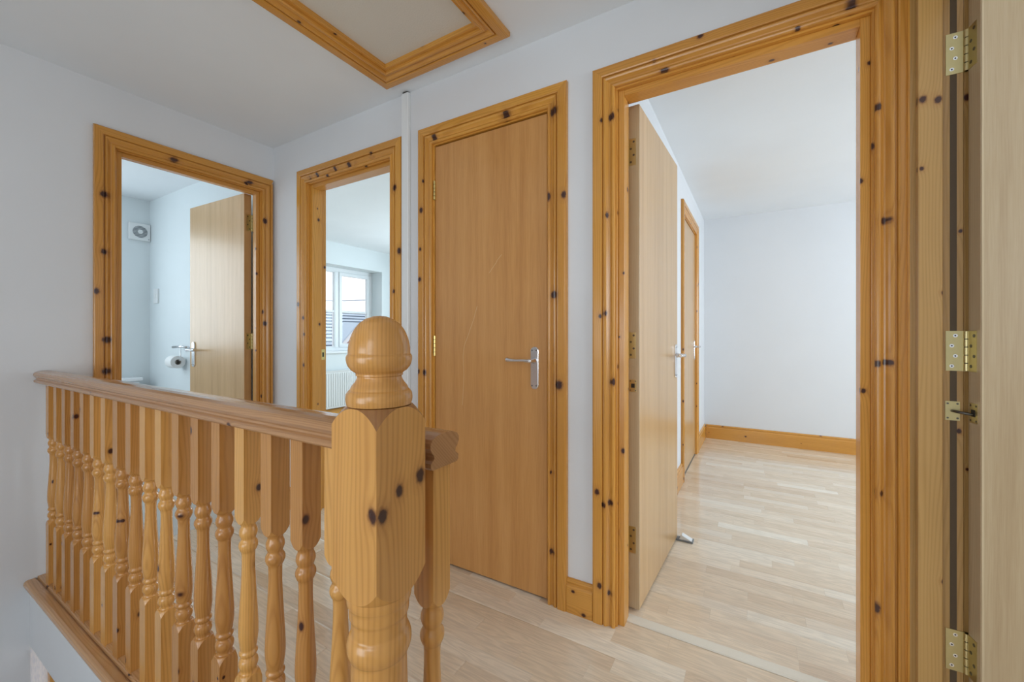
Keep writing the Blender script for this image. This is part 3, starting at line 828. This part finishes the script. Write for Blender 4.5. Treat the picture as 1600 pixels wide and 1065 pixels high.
for i, x in enumerate(xs):
    o = sp0 if i == 0 else sp0.copy()
    if i: COL.objects.link(o)
    o.parent = bal
    o.location = Vector((x, 0.516, 0)) - Vector((-1.56, 0.516, 0))
    o.rotation_euler = (0, 0, (i % 4) * math.pi / 2)
# fillets between the spindles, in the base rail groove and under the handrail
xo = sorted(xs)
for a, b in zip(xo, xo[1:]):
    if b - a > 0.2: b_list = [(a + hs, a + (b - a) / 2), (a + (b - a) / 2, b - hs)]
    else: b_list = [(a + hs, b - hs)]
    for p, q in b_list:
        MB().box(p + 0.0005, q - 0.0005, 0.4975, 0.5345, 0.029, 0.036).build('fillet', M['rail'], bal)

# newel post
NX, NY, NH = -0.4675, 0.4135, 0.0455
nb = (NX, NY, 0)
nmat = pine('z', [(k[0], k[1], k[2], k[3] * 1.45) for k in KN['newel']], nb, PINE_RAIL)
low = scallop(0.205, 0.235, NH, NN)
mid = interp([(0.236, .040), (0.242, .0375), (0.252, .041), (0.268, .0435), (0.280, .040), (0.288, .034), (0.30, .036), (0.36, .042), (0.43, .0435), (0.50, .0425), (0.56, .040), (0.615, .0385), (0.630, .0385),
              (0.634, .0415), (0.641, .0440), (0.648, .0448), (0.655, .0440), (0.662, .0415), (0.666, .0388), (0.672, .0385), (0.684, .0388), (0.687, .0400), (0.690, .0412), (0.702, .0418), (0.706, .0428), (0.708, .0438), (0.714, .0448), (0.721, .0446)], 4)
up = scallop(0.748, 0.722, NH, NN)[::-1]
topb = scallop(0.960, 0.985, NH, NN)
prof = [(-0.30, None), (0.2045, None)] + low + mid + up + [(0.7485, None), (0.9595, None)] + topb
nw = turned(prof, NH, NN, 'newel_post', nmat)
nw.data.materials.append(pine('z', [(-0.5, 0.5, 3.0, 0.01)], nb, PINE_END))      # end grain on the turned shoulder takes more stain
for f in nw.data.polygons:
    if f.center.z > 0.955 and (f.center.x ** 2 + f.center.y ** 2) ** 0.5 > 0.01 and max(abs(f.normal.x), abs(f.normal.y)) < 0.985: f.material_index = 1
nw.parent = bal; nw.location = Vector((NX, NY, 0)) - Vector((-1.56, 0.516, 0))
cap = interp([(0.9862, .0445), (0.990, .0455), (0.995, .0462), (1.002, .0452), (1.006, .0425), (1.0075, .0405), (1.012, .0385), (1.018, .0340), (1.0235, .0312), (1.0265, .0308), (1.0275, .0325), (1.030, .0325), (1.0315, .0335),
              (1.035, .0385), (1.041, .0430), (1.048, .0452), (1.054, .0455), (1.0565, .0445), (1.058, .0432), (1.068, .0425), (1.080, .0400), (1.092, .0350), (1.102, .0275), (1.108, .0190), (1.1115, .0100), (1.1125, .0015)], 4)
capm = MB()
capm.loft([[(r_ * math.cos(2*math.pi*j/64), r_ * math.sin(2*math.pi*j/64), z) for j in range(64)] for z, r_ in cap])
cp_ = capm.build('newel_cap', pine('z', [(-0.5, 0.5, 3.0, 0.01)], nb, PINE_RAIL), None)
smooth_by_angle(cp_, 38)
cp_.parent = nw

# stairwell edge below the balustrade, and a plain flight of stairs
MB_ap = MB().box(XA, -0.424, 0.470, 0.478, -0.262, -0.0005)
mark(MB_ap.build('trim_8', M['wall']), 'white painted edge of the landing above the stairwell', 'apron', kind='structure')
MB_ap2 = MB().box(-0.424, -0.416, -0.55, 0.478, -0.262, -0.0005)
mark(MB_ap2.build('trim_9', M['wall']), 'white painted edge at the head of the stairs', 'apron', kind='structure')
struct('wall_stairwell', grid_wall('x', -0.65, -0.56, XA, 0.461, -2.60, -0.26), M['wall'], 'white lower stairwell wall', 'wall')
st = world_thing('staircase', (-1.6, -0.1, -2.6), 'carpeted stairs going down from the newel post', 'stairs')
nst = 13; rise = 2.6 / nst; going = 0.175
for k in range(nst - 1):
    zt_ = -rise * (k + 1); x1_ = -0.426 - going * k; x0_ = x1_ - going
    MB().box(x0_ - 0.02, x1_, -0.55, 0.36, zt_ - 0.03, zt_).build('tread', M['carpet'], st)
    MB().box(x0_, x0_ + 0.02, -0.55, 0.36, zt_ - rise, zt_ - 0.03).build('riser', M['carpet'], st)
# glazed screen in the lower hall wall
w2 = world_thing('window_2', (XA - 0.05, 0.785, -2.4), 'tall frosted glass screen with pine stiles in the lower hall', 'window', kind='structure')
MB().add([(XA - 0.054, y, z) for y, z in ((0.47, -2.4), (0.534, -2.4), (0.534, -0.28), (0.47, -0.28))], [(0, 1, 2, 3)]).build('pane', M['obscure'], w2)
MB().box(XA - 0.09, XA - 0.02, 0.532, 0.60, -2.4, -0.28).build('stile', M['pz'], w2)
MB().add([(XA - 0.054, y, z) for y, z in ((0.598, -2.4), (1.042, -2.4), (1.042, -0.28), (0.598, -0.28))], [(0, 1, 2, 3)]).build('pane', M['obscure'], w2)
MB().box(XA - 0.09, XA - 0.02, 1.04, 1.10, -2.4, -0.28).build('stile', M['pz'], w2)

# ------------------------------------------------------------------ bathroom
ef = world_thing('extractor_fan', (XE, 1.47, 2.004), 'white square extractor fan with a round grey grille high in the bathroom', 'extractor fan')
MB().box(XE, XE + 0.028, 1.392, 1.543, 1.928, 2.080).build('housing', M['white'], ef, 0.006, 2)
def circ(r_, n=28): return [(r_ * math.cos(2*math.pi*k/n), r_ * math.sin(2*math.pi*k/n)) for k in range(n)]
MB().disc((XE + 0.0278, 1.468, 2.004), (1, 0, 0), 0.052, 0.0008, 28).build('grille_back', M['grey'], ef)
for k in range(8):
    zz = 2.004 - 0.042 + 0.012 * k
    hw_ = math.sqrt(max(0.052**2 - (zz - 2.004)**2, 1e-5))
    MB().box(XE + 0.0285, XE + 0.034, 1.468 - hw_, 1.468 + hw_, zz - 0.0012, zz + 0.0012).build('slat', M['white'], ef)
MB().disc((XE + 0.0285, 1.468, 2.004), (1, 0, 0), 0.018, 0.007, 20).build('hub', M['white'], ef)
MB().disc((XE + 0.028, 1.528, 1.945), (1, 0, 0), 0.004, 0.002, 10).build('indicator', M['grey'], ef)
sw = world_thing('fan_switch', (-4.60, 1.545, 1.43), 'white switch plate on the bathroom wall near the corner', 'switch')
MB().box(-4.643, -4.557, 1.532, 1.545, 1.365, 1.495).build('plate', M['white'], sw, 0.003, 2)
MB().box(-4.612, -4.588, 1.528, 1.533, 1.41, 1.45).build('rocker', M['white'], sw, 0.001, 1)
rh = world_thing('toilet_roll_holder', (-3.93, 1.545, 0.99), 'chrome toilet roll holder on the bathroom wall', 'toilet roll holder')
MB().disc((-3.92, 1.545, 0.985), (0, -1, 0), 0.022, 0.010, 20).build('wall_plate', M['chrome'], rh)
MB().tube([(-3.92, 1.536, 0.985), (-3.92, 1.495, 0.988), (-3.94, 1.482, 0.992), (-4.10, 1.482, 0.985)], 0.010, 12).build('arm', M['chrome'], rh)
MB().tube([(-3.965, 1.482, 0.985), (-3.965, 1.482, 0.888), (-3.975, 1.482, 0.880), (-4.14, 1.482, 0.880)], 0.004, 10).build('spindle_rod', M['chrome'], rh)
def hollow(x0, x1, y, z, r0, r1, n=32):
    m_ = MB()
    m_.loft([[(x, y + r_ * math.cos(2*math.pi*k/n), z + r_ * math.sin(2*math.pi*k/n)) for k in range(n)] for x, r_ in ((x0, r1), (x1, r1), (x1, r0), (x0, r0), (x0, r1))], cap=False, smooth=False)
    return m_
tr = world_thing('toilet_roll', (-4.05, 1.482, 0.858), 'white toilet roll hanging on the chrome holder', 'toilet roll')
hollow(-4.118, -4.010, 1.482, 0.866, 0.0215, 0.050).build('paper', M['tissue'], tr)
hollow(-4.119, -4.009, 1.482, 0.866, 0.0195, 0.0215).build('cardboard_core', M['card'], tr)
to = world_thing('toilet', (-4.45, 1.20, 0), 'white ceramic toilet with a cistern against the bathroom wall', 'toilet')
MB().box(XE, XE + 0.175, 1.015, 1.425, 0.36, 0.69).build('cistern', M['ceramic'], to, 0.02, 3)
MB().box(XE, XE + 0.190, 1.000, 1.440, 0.688, 0.718).build('cistern_lid', M['ceramic'], to, 0.009, 3)
MB().disc((XE + 0.09, 1.22, 0.718), (0, 0, 1), 0.022, 0.006, 16).build('flush_button', M['chrome'], to)
def oval(cx, cy, ax, ay, z, n=32): return [(cx + ax * math.cos(2*math.pi*k/n), cy + ay * math.sin(2*math.pi*k/n), z) for k in range(n)]
MB().loft([oval(-4.36, 1.22, .13, .10, 0.0), oval(-4.37, 1.22, .12, .09, .12), oval(-4.33, 1.22, .20, .155, .30), oval(-4.31, 1.22, .25, .185, .395)]).build('bowl', M['ceramic'], to)
MB().loft([oval(-4.31, 1.22, .255, .19, .397), oval(-4.31, 1.22, .255, .19, .42), oval(-4.31, 1.22, .22, .16, .43)]).build('seat_lid', M['ceramic'], to)

# ------------------------------------------------------------------ bedroom window, radiator
XW = XE - 0.215
w1 = world_thing('window_1', (XW, 3.35, 0.865), 'white plastic casement window with glazing bars in the bedroom', 'window', kind='structure')
def wf(y0, y1, z0, z1, name, t=0.06, par=w1, off=0.0, mat='upvc', bev=0.004):
    return MB().box(XW - t + off, XW + off, y0, y1, z0, z1).build(name, M[mat], par, bev, 1)
Y0, Y1, Z0, Z1 = 2.45, 4.25, 0.865, 2.01
wf(Y0, Y1, Z1 - 0.055, Z1, 'frame_head'); wf(Y0, Y1, Z0, Z0 + 0.05, 'frame_foot')
wf(Y0, Y0 + 0.05, Z0 + 0.05, Z1 - 0.055, 'frame_side'); wf(Y1 - 0.05, Y1, Z0 + 0.05, Z1 - 0.055, 'frame_side')
wf(3.620, 3.680, Z0 + 0.05, Z1 - 0.055, 'mullion'); wf(3.02, 3.08, Z0 + 0.05, Z1 - 0.055, 'mullion')
for (ya, yb) in ((2.50, 3.02), (3.08, 3.620), (3.680, 4.20)):
    za, zb = Z0 + 0.05, Z1 - 0.055
    q = 0.048 if ya > 3.6 else 0.012
    sa = wf(ya, yb, zb - q, zb, 'sash', 0.05, w1, 0.012 if q > .03 else 0.0)
    wf(ya, yb, za, za + q, 'sash_rail', 0.05, sa, 0.012 if q > .03 else 0.0)
    wf(ya, ya + q, za + q, zb - q, 'sash_stile', 0.05, sa, 0.012 if q > .03 else 0.0)
    wf(yb - q, yb, za + q, zb - q, 'sash_stile', 0.05, sa, 0.012 if q > .03 else 0.0)
    MB().box(XW - 0.032, XW - 0.026, ya + q, yb - q, za + q, zb - q).build('pane', M['glass'], w1)
    wf(ya + q, yb - q, 1.392, 1.425, 'glazing_bar', 0.035, w1, 0.0, 'upvc', 0.006)
sill = MB().box(XW, XE + 0.03, Y0 - 0.04, Y1 + 0.0, Z0 - 0.022, Z0 + 0.003).build('sill', M['upvc'], w1, 0.006, 2)
rd = world_thing('radiator', (XE + 0.07, 3.35, 0.12), 'white panel radiator under the bedroom window', 'radiator')
MB().box(XE + 0.055, XE + 0.075, 2.75, 3.95, 0.14, 0.615).build('panel', M['enamel'], rd, 0.006, 2)
k = 0
yv = 2.78
while yv < 3.92:
    MB().box(XE + 0.074, XE + 0.082, yv, yv + 0.024, 0.165, 0.59).build('flute', M['enamel'], rd, 0.003, 1)
    yv += 0.0335
MB().box(XE + 0.022, XE + 0.083, 2.745, 3.955, 0.612, 0.622).build('top_grille', M['enamel'], rd)
for yv in (2.95, 3.75): MB().box(XE + 0.002, XE + 0.056, yv, yv + 0.03, 0.2, 0.55).build('bracket', M['enamel'], rd)
for yv in (2.77, 3.93): MB().tube([(XE + 0.05, yv, 0.0), (XE + 0.05, yv, 0.15)], 0.008, 8).build('pipe', M['enamel'], rd)

# ------------------------------------------------------------------ large room: wedge door stop
wd = world_thing('door_wedge', (-0.33, 2.338, 0), 'grey plastic wedge pushed under the open door', 'door wedge')
MB().add([(-0.392, 2.318, 0.001), (-0.392, 2.358, 0.001), (-0.392, 2.358, 0.007), (-0.392, 2.318, 0.007), (-0.285, 2.316, 0.001), (-0.285, 2.360, 0.001), (-0.285, 2.360, 0.010), (-0.285, 2.316, 0.010)],
         [(0, 1, 2, 3), (4, 7, 6, 5), (0, 4, 5, 1), (3, 2, 6, 7), (0, 3, 7, 4), (1, 5, 6, 2)]).build('base', M['grey'], wd)
MB().add([(-0.352, 2.320, 0.0085), (-0.352, 2.356, 0.0085), (-0.340, 2.356, 0.032), (-0.340, 2.320, 0.032), (-0.290, 2.320, 0.0095), (-0.290, 2.356, 0.0095)],
         [(0, 1, 2, 3), (3, 2, 5, 4), (0, 4, 5, 1), (0, 3, 4), (1, 5, 2)]).build('ramp', M['white'], wd)

# ------------------------------------------------------------------ unseen windows, several of them added (frames round the area lights)
def far_window(idx, axis, p, s0, s1, z0, z1, label):
    P = (lambda s, q, z: (s, q, z)) if axis == 'x' else (lambda s, q, z: (q, s, z))
    w_ = world_thing('window_%d' % idx, P((s0 + s1) / 2, p, z0), label, 'window', kind='structure')
    def b_(sa, sb, za, zb, name):
        a_, c_ = P(sa, p - 0.03, za), P(sb, p + 0.03, zb)
        MB().box(a_[0], c_[0], a_[1], c_[1], za, zb).build(name, M['upvc'], w_, 0.003, 1)
    b_(s0, s1, z0, z0 + 0.05, 'frame_foot'); b_(s0, s1, z1 - 0.05, z1, 'frame_head')
    b_(s0, s0 + 0.05, z0 + 0.05, z1 - 0.05, 'frame_side'); b_(s1 - 0.05, s1, z0 + 0.05, z1 - 0.05, 'frame_side')
    a_, c_ = P(s0 + 0.05, p - 0.003, 0), P(s1 - 0.05, p + 0.003, 0)
    MB().box(a_[0], c_[0], a_[1], c_[1], z0 + 0.05, z1 - 0.05).build('pane', M['frosted'], w_)
far_window(3, 'x', -1.66, -0.40, 0.30, 0.95, 2.15, 'added unseen window round the landing fill light')
far_window(8, 'x', -1.66, -1.64, -0.44, 0.15, 1.45, 'added unseen window round the stair fill light')
far_window(9, 'x', -0.70, -4.3, -3.2, 0.95, 2.05, 'added unseen window round the second bathroom light')
far_window(4, 'y', XE - 0.2, -0.02, 1.02, 0.93, 2.07, 'small white bathroom window')
far_window(5, 'x', 4.86, -3.7, -2.3, 0.95, 2.05, 'added unseen window round the bedroom fill light')
far_window(6, 'y', 2.76, 2.45, 4.15, 0.9, 2.0, 'white window of the empty room')
far_window(7, 'y', 2.76, -0.5, 0.9, 0.9, 2.0, 'added unseen window round the side room light')

# ------------------------------------------------------------------ outside
g = MB().box(-60, 20, -40, 60, -2.9, -2.8).build('ground', M['grass'])
mark(g, 'pale paved ground outside below the bedroom window', 'ground', kind='structure')
nh = world_thing('neighbour_house', (-17, 13, -2.8), 'neighbouring house with a grey slate roof, small pink gable and overhead cable', 'house')
ex, ez, rx, rz_ = -14.0, 0.0, -18.4, 2.32
rp = MB().add([(ex, 3, ez), (ex, 26, ez), (rx, 26, rz_), (rx, 3, rz_), (rx - 4.4, 3, ez), (rx - 4.4, 26, ez)],
         [(0, 1, 2, 3), (3, 2, 5, 4), (0, 3, 4), (1, 5, 2), (0, 4, 5, 1)]).build('roof', M['slate'], nh)
nc = 15
for k in range(nc):
    f0, f1 = k / nc, (k + 1) / nc
    xa, za = ex + (rx - ex) * f0, ez + (rz_ - ez) * f0
    xb, zb = ex + (rx - ex) * f1, ez + (rz_ - ez) * f1
    MB().add([(xa + .03, 3, za + .075), (xa + .03, 26, za + .075), (xb, 26, zb + .02), (xb, 3, zb + .02), (xa + .03, 3, za), (xa + .03, 26, za), (xb, 26, zb), (xb, 3, zb)],
             [(0, 1, 2, 3), (0, 4, 5, 1), (4, 7, 6, 5), (3, 2, 6, 7), (0, 3, 7, 4), (1, 5, 6, 2)]).build('slate_course', M['slate'], nh)
    MB().box(xa + .028, xa + .036, 3, 26, za - .03, za + .055).build('course_shadow', M['course_shadow'], nh)  # dark strips paint the shadow line under each slate course
MB().box(rx - 4.0, ex - 0.4, 3.3, 25.7, -2.8, 0.02).build('wall', M['gable'], nh)
gx, gy, gz = -15.2, 12.17, 1.42
hw_ = 1.35; gd = 1.35
MB().add([(gx, gy - hw_, gz - gd), (gx, gy + hw_, gz - gd), (gx, gy, gz), (gx - 0.2, gy - hw_, gz - gd), (gx - 0.2, gy + hw_, gz - gd), (gx - 0.2, gy, gz)],
         [(0, 1, 2), (3, 5, 4), (0, 3, 4, 1), (0, 2, 5, 3), (1, 4, 5, 2)]).build('gable', M['gable'], nh)
MB().box(gx - 0.2, gx, gy - hw_, gy + hw_, -2.8, gz - gd).build('gable_wall', M['gable'], nh)
for sg in (-1, 1):
    MB().add([(gx + x, gy + sg * (0 if q == 0 else hw_ + 0.15), (gz + 0.13 if q == 0 else gz - gd - 0.02) + dz) for x in (0.02, 0.07) for q in (0, 1) for dz in (0, -0.24)],
             [(0, 1, 3, 2), (4, 6, 7, 5), (0, 2, 6, 4), (1, 5, 7, 3), (0, 4, 5, 1), (2, 3, 7, 6)]).build('bargeboard', M['barge'], nh)
    MB().add([(gx + x, gy + sg * (0 if q == 0 else hw_ + 0.2), (gz + 0.20 if q == 0 else gz - gd + 0.0) + dz) for x in (0.1, -1.7) for q in (0, 1) for dz in (0, -0.06)],
             [(0, 1, 3, 2), (4, 6, 7, 5), (0, 2, 6, 4), (1, 5, 7, 3), (0, 4, 5, 1), (2, 3, 7, 6)]).build('gable_roof', M['slate'], nh)
MB().tube([(-18.2, 5.0, 2.34), (-13.6, 8.6, 2.27), (-12.6, 9.6, 2.30), (-11.2, 11.0, 2.42), (-9.0, 13.2, 2.8)], 0.022, 6).build('service_cable', M['cable'], nh)

for o in SC.objects:
    if '_world' in o: del o['_world']
